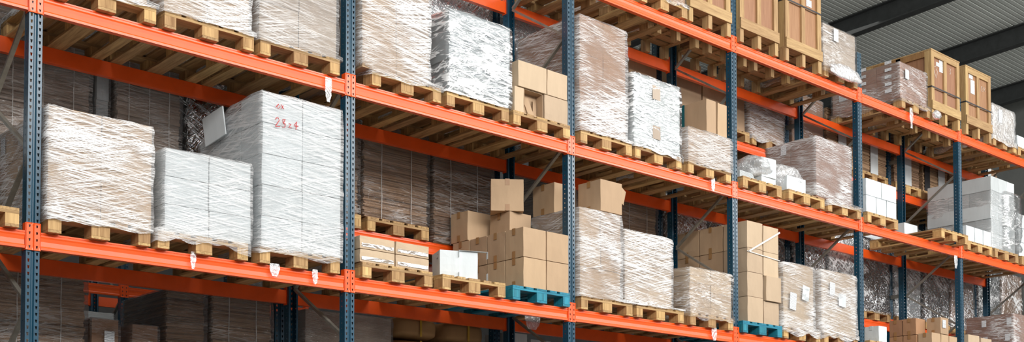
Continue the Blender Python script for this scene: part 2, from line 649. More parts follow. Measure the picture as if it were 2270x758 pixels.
# a third rack across the far aisle, glimpsed through the gap at the lower left
FX, FY = 3.36, 6.15
frame(FX/B, FY, 'dark rack upright far off, glimpsed through the gap at the lower left', 'far rack uprights')
for q in (-1, 0):
    w = ('left', 'right')[q+1]
    beam(FX/B+q, FY, L4, 'dark red front beam of the far rack glimpsed at lower left, '+w+' of its upright', 'far rack beams')
    beam(FX/B+q, FY+RY+0.085, L4, 'dark red back beam of the far rack glimpsed at lower left, '+w+' of its upright', 'far rack beams', True)

SPC = MB().box(-0.02, 0.02, 0.003, SY-RY-0.088, -0.03, 0.03).box(-0.03, 0.03, 0.003, 0.009, -0.045, 0.045).mesh('row_spacer', M['galv'])
for t, z, w in ((5, 7.02, 'high up behind the white cartons at right'), (5, 4.83, 'low down behind the open brown cartons'),
                (4, 7.02, 'behind the big rosy brown wrapped load')):
    tag(link('row_spacer', SPC, None, (t*B, RY+0.085, z)), 'short grey steel spacer joining the two racks, '+w, 'rack spacer', 'row spacers')


# ------------------------------------------------------------------ pallets
def pallet_proto(kind):
    y, x, b = (M['wood_y'], M['wood_x'], M['wood_block']) if kind == 'wood' else (M['blue_y'], M['blue_x'], M['blue_block'])
    D = 1.2
    me = {'deck_board_wide': MB().box(-0.0725, 0.0725, 0, D, 0, 0.022, 0.002).mesh('deck_board', y),
          'deck_board': MB().box(-0.05, 0.05, 0, D, 0, 0.022, 0.002).mesh('deck_board', y),
          'stringer_board': MB().box(-0.4, 0.4, 0, 0.145, 0, 0.022, 0.002).mesh('stringer_board', x),
          'block_wide': MB().box(-0.0725, 0.0725, 0, 0.145, 0, 0.078, 0.003).mesh('block', b),
          'block': MB().box(-0.05, 0.05, 0, 0.145, 0, 0.078, 0.003).mesh('block', b),
          'bottom_board_wide': MB().box(-0.0725, 0.0725, 0, D, 0, 0.022, 0.002).mesh('bottom_board', y),
          'bottom_board': MB().box(-0.05, 0.05, 0, D, 0, 0.022, 0.002).mesh('bottom_board', y)}
    parts = []
    for xx, k in ((-0.3275, '_wide'), (-0.165, ''), (0, '_wide'), (0.165, ''), (0.3275, '_wide')):
        parts.append(('deck_board', me['deck_board'+k], (xx, 0, 0.122)))
    for yy in (0, 0.5275, 1.055):
        parts.append(('stringer_board', me['stringer_board'], (0, yy, 0.100)))
        for xx, k in ((-0.35, ''), (0, '_wide'), (0.35, '')):
            parts.append(('block', me['block'+k], (xx, yy, 0.022)))
    for xx, k in ((-0.35, ''), (0, '_wide'), (0.35, '')):
        parts.append(('bottom_board', me['bottom_board'+k], (xx, 0, 0)))
    return parts


PAL = {'wood': pallet_proto('wood'), 'blue': pallet_proto('blue')}
PH = 0.149                                # pallet height and a hair of clearance
PALLETS = []


def pallet(x0, level, label, kind='wood', y=-0.055, rz=0.0, grp=None):
    """x0 = left edge of the 0.8 m front"""
    p = thing('pallet', label, 'pallet', (x0+0.4, y, level+0.002), rz+random.uniform(-0.004, 0.004), grp or ('wooden pallets' if kind == 'wood' else 'blue pallets'))
    for n, me, loc in PAL[kind]:
        link(n, me, p, loc)
    PALLETS.append((x0, y, level))
    return p


# ------------------------------------------------------------------ loads
_cart = {}


def carton_mesh(w, d, h, mk, seed=0, bulge=0.0):
    key = (round(w, 3), round(d, 3), round(h, 3), mk, seed)
    if key in _cart:
        return _cart[key]
    mb = MB()
    bm = mb.bm
    bmesh.ops.create_cube(bm, size=1.0)
    bmesh.ops.subdivide_edges(bm, edges=bm.edges[:], cuts=3, use_grid_fill=True)
    for v in bm.verts:
        c = v.co.copy()
        p = Vector((c.x*w, (c.y+0.5)*d, (c.z+0.5)*h))
        q = noise.noise_vector(Vector((c.x*1.7+seed*3.1, c.y*1.7, c.z*1.7+seed)))
        inner = (0.25-c.x*c.x)*(0.25-c.z*c.z)*16
        inner2 = (0.25-c.y*c.y)*(0.25-c.z*c.z)*16
        if abs(c.y) > 0.49:
            p.y += (1 if c.y > 0 else -1)*bulge*inner*0.5
        if abs(c.x) > 0.49:
            p.x += (1 if c.x > 0 else -1)*bulge*inner2*0.5
        v.co = p+Vector((q.x, q.y, q.z*0.12))*bulge
    me = mb.mesh('carton', M[mk])
    _cart[key] = me
    return me


def loose(x, y, z, w, d, h, mk, label, rz=0.0, tape='x', tk='tape', grp=None, seed=0, name='carton', bulge=0.006, tapes=True, cat='box'):
    """a single carton; (x, y, z) = left front bottom corner of its front face when rz = 0"""
    o = link(name, carton_mesh(w-0.004-bulge*1.6, d-0.004-bulge*1.6, h-0.003-bulge*0.3, mk, seed, bulge), None, None, (0, 0, rz))
    off = Matrix.Rotation(rz, 3, 'Z') @ Vector((w/2, 0, 0))
    o.location = Vector((x, y, z))+off
    tag(o, label, cat, grp)
    if tapes:
        mb = MB()
        e, tw, tab = 0.0012, 0.024, min(0.07, h*0.25)
        if tape == 'x':
            ym = d/2
            for s in (-1, 1):
                xx = s*(w/2+e-0.003)
                mb.box(min(xx, xx+s*0.0015), max(xx, xx+s*0.0015), ym-tw, ym+tw, h-tab, h)
                mb.box(min(xx, xx+s*0.0015), max(xx, xx+s*0.0015), ym-tw, ym+tw, 0.002, tab)
            mb.box(-w/2, w/2, ym-tw, ym+tw, h-0.003, h-0.0015)
        else:
            for yy in (-bulge*0.7-0.001, d-0.003-bulge*1.2):
                mb.box(-tw, tw, yy, yy+0.0015, h-tab, h)
                mb.box(-tw, tw, yy, yy+0.0015, 0.002, tab)
            mb.box(-tw, tw, -bulge*0.7-0.001, d-0.003-bulge*1.2+0.0015, h-0.003, h-0.0015)
        t = link('tape', mb.mesh('tape', M[tk]), o)
    return o


def film_shell(w, d, h, skirt, seed, amp, mk, back=None, top=True, res=0.045, off=0.014, foot=None):
    """closed wrap round a load whose left front bottom corner is the origin"""
    nx, ny = max(4, int(w/res)), max(4, int(d/res))
    rc = 0.03
    off = max(off, amp*1.5+0.004)
    path = []
    for i in range(nx+1):
        path.append((w*i/nx, 0.0, 0, -1))
    for i in range(1, ny+1):
        path.append((w, d*i/ny, 1, 0))
    for i in range(1, nx+1):
        path.append((w*(1-i/nx), d, 0, 1))
    for i in range(1, ny):
        path.append((0.0, d*(1-i/ny), -1, 0))
    n = len(path)
    ns = 4 if skirt > 0 else 0
    nz = ns+max(6, int(h/res))
    mb = MB()
    bm = mb.bm
    rows = []
    S = Vector((seed*7.3, seed*1.7, seed*3.9))
    for k in range(nz+1):
        low = k < ns
        t = k/(ns-1) if low else (k-ns)/(nz-ns)
        row = []
        for i, (x, y, ax, ay) in enumerate(path):
            zb = -skirt*(0.30+1.1*abs(noise.noise(Vector((x*3.1, y*3.1, 0))+S)))
            zt = h
            if back and y > back[0]:
                zt = h-back[1]*(y-back[0])/(d-back[0])
            zt += 0.012*noise.noise(Vector((x*5, y*5, 3))+S)
            if low:
                z = zb+(0.012-zb)*t
            else:
                z0 = 0.03 if ns else 0.004
                z = z0+(zt-z0)*t
            q = Vector((x-y, z*4.5, 0.3*(x+y)))+S
            dsp = off+amp*noise.noise(q*2.2)+amp*0.7*noise.noise(q*6.1)
            if t > 0.97 and not low:
                dsp *= 0.4
            if z < 0 and not foot:
                dsp += 0.012*noise.noise(Vector((x*9, y*9, z*9))+S)
            px, py = x, y
            corner = (x < 1e-6 or x > w-1e-6) and (y < 1e-6 or y > d-1e-6)
            vx = ax if not corner else (1 if x > w/2 else -1)*0.8
            vy = ay if not corner else (1 if y > d/2 else -1)*0.8
            fx, fy = px+vx*dsp, py+vy*dsp
            z = max(z, -0.135)
            if foot and low:                # film drawn tight round the pallet below the load
                f0, f1, g0, g1 = foot
                e = 0.020+0.008*abs(noise.noise(Vector((x*7, y*7, z*9))+S))
                tx, ty = f0+(f1-f0)*px/w, g0+(g1-g0)*py/d
                fx, fy = tx+vx*e, ty+vy*e
            row.append(bm.verts.new((fx, fy, z)))
        rows.append(row)
    for a, b in zip(rows, rows[1:]):
        for i in range(n):
            j = (i+1) % n
            bm.faces.new((a[i], a[j], b[j], b[i]))
    if top:
        cz = sum(v.co.z for v in rows[-1])/n-0.01
        c = bm.verts.new((w/2, d/2, cz+0.005))
        for i in range(n):
            bm.faces.new((rows[-1][i], rows[-1][(i+1) % n], c))
    me = mb.mesh('stretch_film', M[mk], True)
    return me


SEED = [1]


def wrapped(name, label, x0, x1, level, ztop, nl, nc, nd, mk, fk, y0=-0.04, dep=1.14, skirt=0.08, amp=0.008, jit=0.004,
            onpal=True, back=None, cat='wrapped pallet load', grp='film-wrapped pallet loads', gap=0.004, rz=0.0, part='carton', bulge=0.004):
    """cartons bound together by stretch film"""
    SEED[0] += 1
    s = SEED[0]
    z0 = level+(PH if onpal else 0.003)
    if not onpal:
        skirt = -0.004
    w, d, h = x1-x0, dep, ztop-z0
    t = thing(name, label, cat, (x0, y0, z0), rz, grp)
    rnd = random.Random(s)
    cw, cdp, ch = w/nc, d/nd, h/nl
    for k in range(nl):
        for i in range(nc):
            for j in range(nd):
                if 0 < i < nc-1 and 0 < j < nd-1 and k < nl-1:
                    continue
                if j > 0 and i == nc-1 and nc > 1 and k < nl-1:
                    continue
                hh = ch
                if back and k == nl-1 and (j+0.5)*cdp > back[0]:
                    hh = max(0.04, ch-back[1]*((j+1)*cdp-back[0])/(d-back[0]))
                link(part, carton_mesh(cw-gap, cdp-gap, hh-gap*0.6, mk, rnd.randint(0, 3), bulge), t,
                     (cw*(i+0.5)+rnd.uniform(-jit, jit), cdp*j+max(0, rnd.uniform(-jit, jit)), ch*k))
    foot = None
    for px, py, lv in PALLETS:
        if lv == level and abs(px-x0) < 0.3 and abs(py-y0) < 0.4 and onpal and w > 0.5:
            foot = (px-x0, px+0.8-x0, py-y0, py+1.2-y0)
    if foot is None:
        skirt = 0
    link('stretch_film', film_shell(w, d, h, skirt, s, amp, fk, back, foot=foot), t)
    return t


def sheets(label, x0, x1, level, ztop, mk, fk, y0, dep=0.95, onpal=True, straps=2, sk='strap_white', name='flat_carton_stack', grp='stacks of flattened cartons', bands=()):
    """a stack of flattened cartons: ragged board edges, straps, film"""
    SEED[0] += 1
    s = SEED[0]
    rnd = random.Random(s)
    z0 = level+(PH if onpal else 0.003)
    w, d, h = x1-x0, dep, ztop-z0
    t = thing(name, label, 'cardboard stack', (x0, y0, z0), 0, grp)
    mb = MB()
    z = 0.0
    while z < h-0.01:
        dz = min(rnd.uniform(0.012, 0.03), h-z)
        a, b, c, e = (rnd.uniform(0, 0.020) for _ in range(4))
        mb.box(a, w-b, c, d-e, z, z+dz)
        z += dz
    link('board_sheets', mb.mesh('board_sheets', M[mk]), t)
    for k in range(straps):
        xx = w*(k+0.6)/(straps+0.2)
        pts, zz = [], 0.0
        while zz < h:
            pts.append((xx+rnd.uniform(-0.004, 0.004), -0.006, zz))
            zz += 0.12
        pts.append((xx, -0.006, h))
        mb = MB()
        for p, q in zip(pts, pts[1:]):
            mb.bar(p, q, 0.008, 0.003, (0, 1, 0))
        link('strap', mb.mesh('strap', M[sk]), t)
    for bx0, bx1, bk in bands:
        link('cover_strip', MB().box(bx0, bx1, -0.008, -0.004, 0, h).mesh('cover_strip', M[bk]), t)
    if fk:
        link('stretch_film', film_shell(w, d, h, -0.004, s, 0.008, fk, off=0.02), t)
    return t


def paper(parent, side, a, z, w, h, mk='label', rot=0.0, gap=0.03):
    """a printed label; side F = aisle face (a = x), L = left face (a = y)"""
    me = MB().box(-w/2, w/2, -0.001, 0, -h/2, h/2).mesh('paper_label', M[mk])
    if side == 'F':
        o = link('paper_label', me, parent, (a, -gap, z), (0, rot, 0))
    else:
        o = link('paper_label', me, parent, (-gap, a, z), (rot, 0, -PI/2))
    return o


def strokes(parent, name, lines, s, x, z, mk, y=-0.024, r=0.003, tilt=0.0):
    mb = MB()
    for ln in lines:
        mb.tube([(x+q[0]*s, y, z+q[1]*s+tilt*q[0]*s) for q in ln], r, 5)
    return link(name, mb.mesh(name, M[mk]), parent)


def crate(label, x0, x1, level, ztop, y0=-0.05, dep=1.1, mid=1, strapz=0.45, panel='ply'):
    w, h = x1-x0, ztop-level
    t = thing('wooden_crate', label, 'crate', (x0, y0, level+0.003), 0, 'timber crates on the top shelf')
    leg = 0.165
    for xx in (0, w/2-0.035, w-0.07):
        mb = MB()
        for yy in (0, dep/2-0.05, dep-0.1):
            mb.box(xx, xx+0.07, yy, yy+0.1, 0, leg-0.02, 0.002)
        mb.box(xx, xx+0.07, 0, dep, leg-0.02, leg, 0.002)
        link('skid', mb.mesh('skid', M['crate_z']), t)
    mb = MB()
    k = int(dep/0.14)
    for i in range(k):
        mb.box(0, w, i*dep/k, (i+0.8)*dep/k, leg, leg+0.02)
    link('bottom_boards', mb.mesh('bottom_boards', M['crate_x']), t)
    b0 = leg+0.02
    link('panel', MB().box(0.03, w-0.03, 0.028, 0.037, b0, h-0.02).mesh('panel', M[panel]), t)
    link('panel', MB().box(0.028, 0.037, 0.03, dep-0.03, b0, h-0.02).mesh('panel', M[panel]), t)
    link('panel', MB().box(w-0.037, w-0.028, 0.03, dep-0.03, b0, h-0.02).mesh('panel', M[panel]), t)
    link('panel', MB().box(0.03, w-0.03, dep-0.037, dep-0.028, b0, h-0.02).mesh('panel', M[panel]), t)
    link('lid', MB().box(-0.005, w+0.005, -0.005, dep+0.005, h-0.02, h, 0.002).mesh('lid', M['crate_x']), t)
    for xx in (0, w-0.085):
        for yy in (0, dep-0.028):
            link('corner_post', MB().box(xx, xx+0.085, yy, yy+0.028, b0, h-0.02, 0.002).mesh('corner_post', M['crate_z']), t)
    for i in range(mid):
        xm = w*(i+1)/(mid+1)
        link('stud', MB().box(xm-0.04, xm+0.04, 0.002, 0.028, b0+0.1, h-0.1, 0.002).mesh('stud', M['crate_z']), t)
    link('top_rail', MB().box(0.085, w-0.085, 0.001, 0.028, h-0.105, h-0.02, 0.002).mesh('top_rail', M['crate_x']), t)
    link('bottom_rail', MB().box(-0.004, w+0.004, -0.02, 0.0, b0-0.02, b0+0.115, 0.002).mesh('bottom_rail', M['crate_x']), t)
    for xx in (-0.001, w-0.027):
        for yy in (0.03, dep/2-0.04, dep-0.11):
            link('side_stud', MB().box(xx, xx+0.028, yy, yy+0.08, b0, h-0.02, 0.002).mesh('side_stud', M['crate_z']), t)
        link('side_rail', MB().box(xx, xx+0.028, 0.11, dep-0.11, h-0.105, h-0.02, 0.002).mesh('side_rail', M['chip']), t)
    zs = h*strapz
    mb = MB()
    mb.box(-0.006, w+0.006, -0.006, -0.003, zs, zs+0.02)
    mb.box(-0.006, -0.003, -0.006, dep+0.006, zs, zs+0.02)
    mb.box(w+0.003, w+0.006, -0.006, dep+0.006, zs, zs+0.02)
    mb.box(-0.006, w+0.006, dep+0.003, dep+0.006, zs, zs+0.02)
    link('steel_strap', mb.mesh('steel_strap', M['strap_steel']), t)
    return t


def bag(label, x, y, z, w, d, h, seed, name='plastic_bag', mk='film_bag', grp=None, parent=None):
    """crumpled loose film, roughly a dome"""
    mb = MB()
    bm = mb.bm
    bmesh.ops.create_icosphere(bm, subdivisions=4, radius=1.0)
    S = Vector((seed*3.3, seed*5.1, seed))
    for v in bm.verts:
        c = v.co.copy()
        f = 1+0.22*noise.noise(c*1.6+S)+0.12*noise.noise(c*4+S)+0.06*abs(noise.noise(c*9+S))
        p = Vector((c.x*w/2, c.y*d/2, c.z*h/2))*f
        p.z = max(p.z, -h/2*0.85)
        v.co = p
    for v in bm.verts:
        v.co.z += h/2*0.85
    o = link(name, mb.mesh(name, M[mk], True), parent, (x, y, z))
    if parent is None:
        tag(o, label, 'plastic film', grp)
    return o


def scrap(label, x, y, ztop, w, ln, seed, mk='film_bag'):
    """a torn end of film hanging down"""
    mb = MB()
    bm = mb.bm
    n, k = 14, 6
    S = Vector((seed*2.7, seed, seed*4.1))
    rows = []
    for i in range(n+1):
        t = i/n
        ww = w*(0.35+0.65*math.sin(PI*min(1, 0.25+t*0.7)))
        row = []
        for j in range(k+1):
            u = j/k-0.5
            q = Vector((u*3, t*4, 0))+S
            row.append(bm.verts.new((u*ww+0.02*noise.noise(q)*ln*4*t, -0.012-0.012*abs(noise.noise(q*2.3)), -t*ln)))
        rows.append(row)
    for a, b in zip(rows, rows[1:]):
        for j in range(k):
            bm.faces.new((a[j], a[j+1], b[j+1], b[j]))
    o = link('film_scrap', mb.mesh('film_scrap', M[mk], True), None, (x, y, ztop))
    return tag(o, label, 'plastic film', 'hanging film ends')


PA, PB, PC = LA+PH, LB+PH, LC+PH
# ================= lower shelf =================
# bay cut off at the left
pallet(-0.92, LA, 'empty wooden pallet cut off by the left photo edge on the lower shelf')
# leftmost bay
pallet(0.09, LA, 'film-draped wooden pallet under the brown wrapped load beside the first upright')
t = wrapped('wrapped_load', 'tan cartons wrapped in bright streaky film, beside the first blue upright', 0.088, 0.90, LA, 4.61, 3, 2, 3, 'tan', 'film_streak',
            skirt=0.14, amp=0.010)
for yy, zz in ((0.12, 0.74), (0.55, 0.70), (0.12, 0.42), (0.55, 0.40), (0.12, 0.12), (0.95, 0.70)):
    paper(t, 'L', yy, zz, 0.10, 0.14, gap=0.012)
pallet(0.95, LA, 'film-draped wooden pallet under the low white wrapped load in the leftmost bay')
wrapped('wrapped_load', 'low block of white cartons in film left of the tall white stack', 1.01, 1.78, LA, 4.47, 3, 2, 2, 'white', 'film_white',
        skirt=0.15, amp=0.008, gap=0.010)
pallet(1.86, LA, 'wooden pallet under the tall white wrapped stack with red handwriting')
t = wrapped('wrapped_load', 'tall stack of white cartons in film with red handwriting near its top', 1.88, 2.68, LA, 5.13, 5, 2, 3, 'white', 'film_white',
            skirt=0.14, amp=0.009, back=(0.55, 0.22), gap=0.010)
two = [(0, .8), (.15, 1), (.4, 1), (.5, .75), (.1, .15), (0, 0), (.6, .05)]
strokes(t, 'red_handwriting', [two, [(1.3, 1.0), (.95, .95), (1.0, .6), (1.3, .5), (1.25, .1), (.9, .05)], [(1.25, .95), (1.05, .5), (1.3, .3)],
                               [(1.75, .6), (2.05, .62), (1.75, .15), (2.1, .2)], [(2.5, .6), (2.8, 1.05), (2.7, .1)], [(2.5, .5), (3.0, .55)]],
        0.075, 0.115, 1.045, 'red_ink', r=0.0035, tilt=0.02)
strokes(t, 'red_handwriting', [[(0, 0), (.3, .4), (.6, .2), (.3, -.1), (.1, .2), (.4, .5)], [(.7, .5), (1.1, .0)], [(.8, 0), (1.0, .45)]],
        0.07, 0.12, 1.21, 'red_ink', r=0.003)
link('cardboard_sheet', MB().box(0, 0.012, 0, 0.34, 0, 0.26, 0.002).mesh('cardboard_sheet', M['white']), t, (-0.055, 0.54, 1.07), (R(-8), R(-3), R(4)))
# second bay
pallet(2.90, LA, 'wooden pallet under the four flat tan cartons right of the second upright')
for i, (x, w) in enumerate(((2.88, 0.395), (3.28, 0.395))):
    for k in range(2):
        o = loose(x, -0.035, PA+0.122*k, w, 0.55, 0.12, 'light_tan', 'flat tan carton on wooden pallet by the second upright, %s %s' % (('upper', 'lower')[1-k], ('left', 'right')[i]),
                  tapes=False, grp='flat tan cartons', seed=i+k)
        strip = MB().box(-w/2+0.02, w/2-0.02, -0.009, -0.0075, 0.018, 0.05).mesh('clear_tape', M['film_silver'])
        link('clear_tape', strip, o)
pallet(3.82, LA, 'bare wooden pallet carrying a single small white box, second bay lower shelf')
o = loose(3.945, 0.155, PA, 0.40, 0.30, 0.285, 'white', 'single white box standing alone on a bare wooden pallet', rz=R(-22), tape='y', tk='white', seed=1)
strokes(o, 'printed_mark', [[(0, 0), (.5, .9), (1, .1)], [(.2, 1.2), (.8, 1.2)]], 0.04, 0, 0, 'black_ink', r=0.004).location = (-0.205, 0.10, 0.20)
o.children[-1].rotation_euler = (0, 0, R(-90))
pallet(4.72, LA, 'blue pallet under the block of plain tan cartons in the second bay', 'blue')
cols = ['front', 'second', 'third', 'rearmost']
for k in range(2):
    for j in range(4):
        loose(4.87, -0.04+0.292*j, PA+0.31*k, 0.325, 0.29, 0.308, 'tan', 'tan carton in left side of the blue pallet block, %s row, %s from aisle' % (
            ('bottom', 'upper')[k], cols[j]), grp='cartons on the blue pallet', seed=(k+j) % 4)
    loose(5.197, -0.04, PA+0.31*k, 0.325, 0.29, 0.308, 'tan', 'tan carton beside the third upright on the blue pallet, %s row' % ('bottom', 'upper')[k],
          grp='cartons on the blue pallet', seed=2+k)
Z3 = PA+0.62
loose(4.87, 0.86, Z3, 0.34, 0.30, 0.325, 'tan', 'tan carton third layer up at the rear left of the blue pallet block', seed=2, grp='cartons on the blue pallet')
loose(5.13, 0.47, Z3, 0.32, 0.34, 0.29, 'tan', 'tan carton third layer up carrying the tilted carton', seed=3, tape='x', grp='cartons on the blue pallet')
loose(4.98, 0.60, Z3+0.29, 0.36, 0.24, 0.345, 'tan', 'turned tan carton at the very top of the blue pallet block', rz=R(-38), tape='y', seed=1, grp='cartons on the blue pallet')
# third bay
pallet(5.69, LA, 'wooden pallet under the wrapped carton stack right of the third upright')
wrapped('wrapped_load', 'large tan cartons in streaky film right of the third upright, carrying a loose box', 5.705, 6.34, LA, 4.75, 3, 2, 3, 'tan', 'film_streak',
        skirt=0.02, amp=0.012, y0=-0.02, jit=0.012)
o = loose(6.03, -0.01, 4.765, 0.35, 0.36, 0.35, 'tan', 'tan carton with an open flap on top of the wrapped stack by the third upright', seed=1)
link('flap', MB().box(0, 0.13, 0, 0.005, -0.17, 0.0).mesh('flap', M['tan']), o, (0.17, 0.02, 0.33), (0, R(20), R(15)))
o = loose(5.72, 0.40, 4.765, 0.34, 0.36, 0.34, 'tan', 'brown carton with printed marks behind the third upright', seed=2)
strokes(o, 'printed_mark', [[(0.1*k, 0), (0.1*k, 1)] for k in range(5)], 0.07, 0.02, 0.1, 'black_ink', r=0.003)
pallet(6.56, LA, 'wooden pallet under the streaky wrapped load in the middle of the third bay')
wrapped('wrapped_load', 'pinkish tan load in dense streaky film, middle of the third bay on the lower shelf', 6.53, 7.33, LA, 4.65, 2, 2, 2, 'light_tan', 'film_streak', y0=0.10,
        dep=1.0, skirt=0.02, amp=0.010)
pallet(7.48, LA, 'wooden pallet under the small film-covered stack of thin cartons')
wrapped('wrapped_load', 'small stack of thin beige cartons loosely covered in film left of the fourth upright', 7.49, 8.26, LA, 4.33, 6, 2, 3, 'light_tan', 'film_light',
        skirt=0.13, amp=0.014, jit=0.008)
# fourth bay
pallet(8.47, LA, 'blue pallet under the tall bare carton tower', 'blue')
hs = [0.315, 0.305, 0.30, 0.335]
row = ['bottom', 'second', 'third', 'top']
z = PA
for k in range(4):
    for j in range(3):
        loose(8.575, -0.04+0.385*j, z, 0.325, 0.38, hs[k], 'light_tan' if j == 0 else 'tan', 'tan carton of the tall bare tower, %s row, left column, %s' % (row[k], ('at the aisle', 'middle', 'at the back')[j]),
              grp='cartons of the bare tower', seed=(k+j) % 4, bulge=0.007)
    z += hs[k]
z = PA
hs2 = [0.29, 0.315, 0.305, 0.33]
for k in range(4):
    loose(8.905+(0.012 if k == 1 else 0), -0.04-(0.03 if k == 1 else 0), z, 0.325, 0.38, hs2[k], 'light_tan', 'tan carton of the tall bare tower, %s row, right column at the aisle' % row[k],
          grp='cartons of the bare tower', seed=(k+1) % 4, bulge=0.007)
    z += hs2[k]
tag(link('white_strap', MB().bar((8.60, -0.058, 4.66), (9.235, -0.058, 4.98), 0.004, 0.022).bar((8.57, -0.05, 4.66), (9.24, -0.05, 4.62), 0.004, 0.012).mesh('white_strap', M['strap_white'])),
    'white strap slanting across the front of the tall bare carton tower', 'strap')
pallet(9.31, LA, 'film-draped wooden pallet under the wrapped load beside the bare carton tower')
t = wrapped('wrapped_load', 'tan wrapped load with a pale blue sheet and label, next to the bare carton tower', 9.32, 9.98, LA, 4.63, 2, 1, 2, 'light_tan', 'film_streak', skirt=0.12, amp=0.014)
paper(t, 'F', 0.17, 0.34, 0.14, 0.22, rot=R(6))
paper(t, 'F', 0.45, 0.47, 0.15, 0.19, 'white', R(8))
pallet(10.20, LA, 'wooden pallet under the wrapped load left of the fifth upright')
t = wrapped('wrapped_load', 'tan wrapped load with a label and pale sheet, left of the fifth upright', 10.16, 10.98, LA, 4.64, 2, 1, 2, 'light_tan', 'film_streak', skirt=0.10, amp=0.014)
paper(t, 'F', 0.22, 0.60, 0.12, 0.17, rot=R(3))
paper(t, 'F', 0.45, 0.47, 0.17, 0.17, 'white', R(4))
# fifth bay
pallet(11.30, LA, 'wooden pallet under the single small white box at the lower right')
loose(11.55, -0.04, PA, 0.22, 0.24, 0.225, 'white', 'small white box on a pallet at the lower right beside the fifth upright', tk='white', seed=1)
pallet(12.95, LA, 'wooden pallet under the open brown cartons at the lower right')
for j, (yy, nm) in enumerate(((0.20, 'nearer the aisle'), (0.43, 'farther back'))):
    for k in range(2):
        loose(12.97, yy, PA+0.25*k, 0.28, 0.225, 0.248, 'brown', 'brown carton of the pile at lower right, %s, %s' % (('bottom row', 'upper row')[k], nm), seed=j+k, grp='brown cartons at lower right')
loose(13.0, -0.04, PA, 0.265, 0.235, 0.262, 'tan', 'tan carton in the bottom row of the lower right pile, front left', seed=1, grp='brown cartons at lower right')
loose(13.27, -0.04, PA, 0.235, 0.235, 0.258, 'tan', 'tan carton in the bottom row of the lower right pile, under the labelled one', seed=2, grp='brown cartons at lower right')
loose(13.51, -0.04, PA, 0.25, 0.26, 0.25, 'tan', 'tan carton in the bottom row of the lower right pile, next to the sixth upright', seed=3, grp='brown cartons at lower right')
o = loose(13.26, -0.04, PA+0.263, 0.245, 0.24, 0.25, 'tan', 'tan carton with a white label standing forward on the lower right pile', seed=0, grp='brown cartons at lower right')
link('paper_label', MB().box(-0.05, 0.05, -0.001, 0, -0.06, 0.06).mesh('paper_label', M['label']), o, (-0.03, -0.012, 0.15))
# last bay
pallet(14.08, LA, 'wooden pallet under two tan cartons at the lower right, past the sixth upright')
loose(14.10, -0.04, PA, 0.36, 0.35, 0.33, 'light_tan', 'pale tan carton right of the sixth upright at the bottom edge, left one of two', seed=1)
loose(14.50, -0.04, PA, 0.36, 0.35, 0.31, 'light_tan', 'pale tan carton right of the sixth upright at the bottom edge, right one of two', seed=2)
pallet(15.62, LA, 'wooden pallet under the labelled brown load in the lower right corner')
t = wrapped('wrapped_load', 'rosy brown cartons with white labels under film in the lower right corner', 15.62, 16.40, LA, 4.60, 3, 1, 2, 'rose', 'film_light', dep=0.82, amp=0.006)
for yy, zz in ((0.07, 0.68), (0.50, 0.68), (0.10, 0.42), (0.48, 0.40)):
    paper(t, 'L', yy, zz, 0.08, 0.11, gap=0.016)

# ================= middle shelf =================
pallet(-0.95, LB, 'wooden pallet on the middle shelf in the bay cut off at the left edge')
pallet(0.12, LB, 'wooden pallet at the upper left corner of the photo, first on the middle shelf')
wrapped('wrapped_load', 'wrapped load only just seen at the top edge above the first middle-shelf pallet', 0.20, 0.85, LB, 6.3, 3, 2, 2, 'tan', 'film_streak')
pallet(0.99, LB, 'wooden pallet under the second wrapped load of the middle shelf from the left')
wrapped('wrapped_load', 'brownish load in streaky film cut by the top edge, second on the middle shelf', 0.99, 1.75, LB, 6.5, 3, 2, 2, 'tan', 'film_streak', skirt=0.05, amp=0.012)
pallet(1.85, LB, 'wooden pallet under the wrapped load just left of the second upright, middle shelf')
wrapped('wrapped_load', 'grey-white load in streaky film cut by the top edge, left of the second upright', 1.85, 2.62, LB, 6.55, 3, 2, 2, 'greige', 'film_white', skirt=0.05, amp=0.012)
pallet(3.0, LB, 'wooden pallet under the wrapped load right of the second upright, middle shelf')
wrapped('wrapped_load', 'tan load in streaky film cut by the top edge, right of the second upright', 2.90, 3.66, LB, 6.49, 3, 2, 2, 'tan', 'film_streak', skirt=0.07, amp=0.014)
pallet(3.87, LB, 'wooden pallet under the slanting silver-grey carton stack')
wrapped('wrapped_load', 'stack of slate grey cartons in shiny silvery film, left of the loose tan cartons', 3.91, 4.70, LB, 6.41, 5, 1, 2, 'slate', 'film_silver', skirt=0.03, amp=0.010, jit=0.015)
pallet(4.73, LB, 'wooden pallet under the loose pale cartons left of the third upright')
loose(4.80, -0.045, PB+0.265, 0.405, 0.40, 0.27, 'light_tan', 'pale tan carton in the upper row left of the third upright, left one', seed=1, grp='pale cartons on the middle shelf')
loose(5.21, -0.04, PB+0.265, 0.30, 0.40, 0.27, 'light_tan', 'pale tan carton in the upper row right beside the third upright', seed=2, grp='pale cartons on the middle shelf')
o = loose(4.76, -0.03, PB, 0.14, 0.35, 0.262, 'light_tan', 'narrow carton at the left of the crushed carton in the lower row', seed=3, grp='pale cartons on the middle shelf', tapes=False)
mbx = MB()
mbx.box(-0.13, 0.13, 0.10, 0.36, 0, 0.26)
mbx.box(-0.13, -0.125, -0.0, 0.10, 0, 0.26).box(0.125, 0.13, 0, 0.10, 0, 0.26).box(-0.13, 0.13, 0, 0.10, 0, 0.01).box(-0.13, 0.13, 0, 0.10, 0.255, 0.26)
o = tag(link('carton', mbx.mesh('carton', M['tan']), None, (5.035, -0.02, PB)), 'torn tan carton with folded inner flaps, lower row under the pale cartons', 'box', 'pale cartons on the middle shelf')
for q, a in ((-0.07, 25), (0.0, -18), (0.06, 12)):
    link('torn_flap', MB().box(-0.03, 0.03, 0, 0.004, 0, 0.19).mesh('torn_flap', M['tan']), o, (q, 0.03+abs(q)*0.3, 0.012), (R(-8), R(a), R(a)))
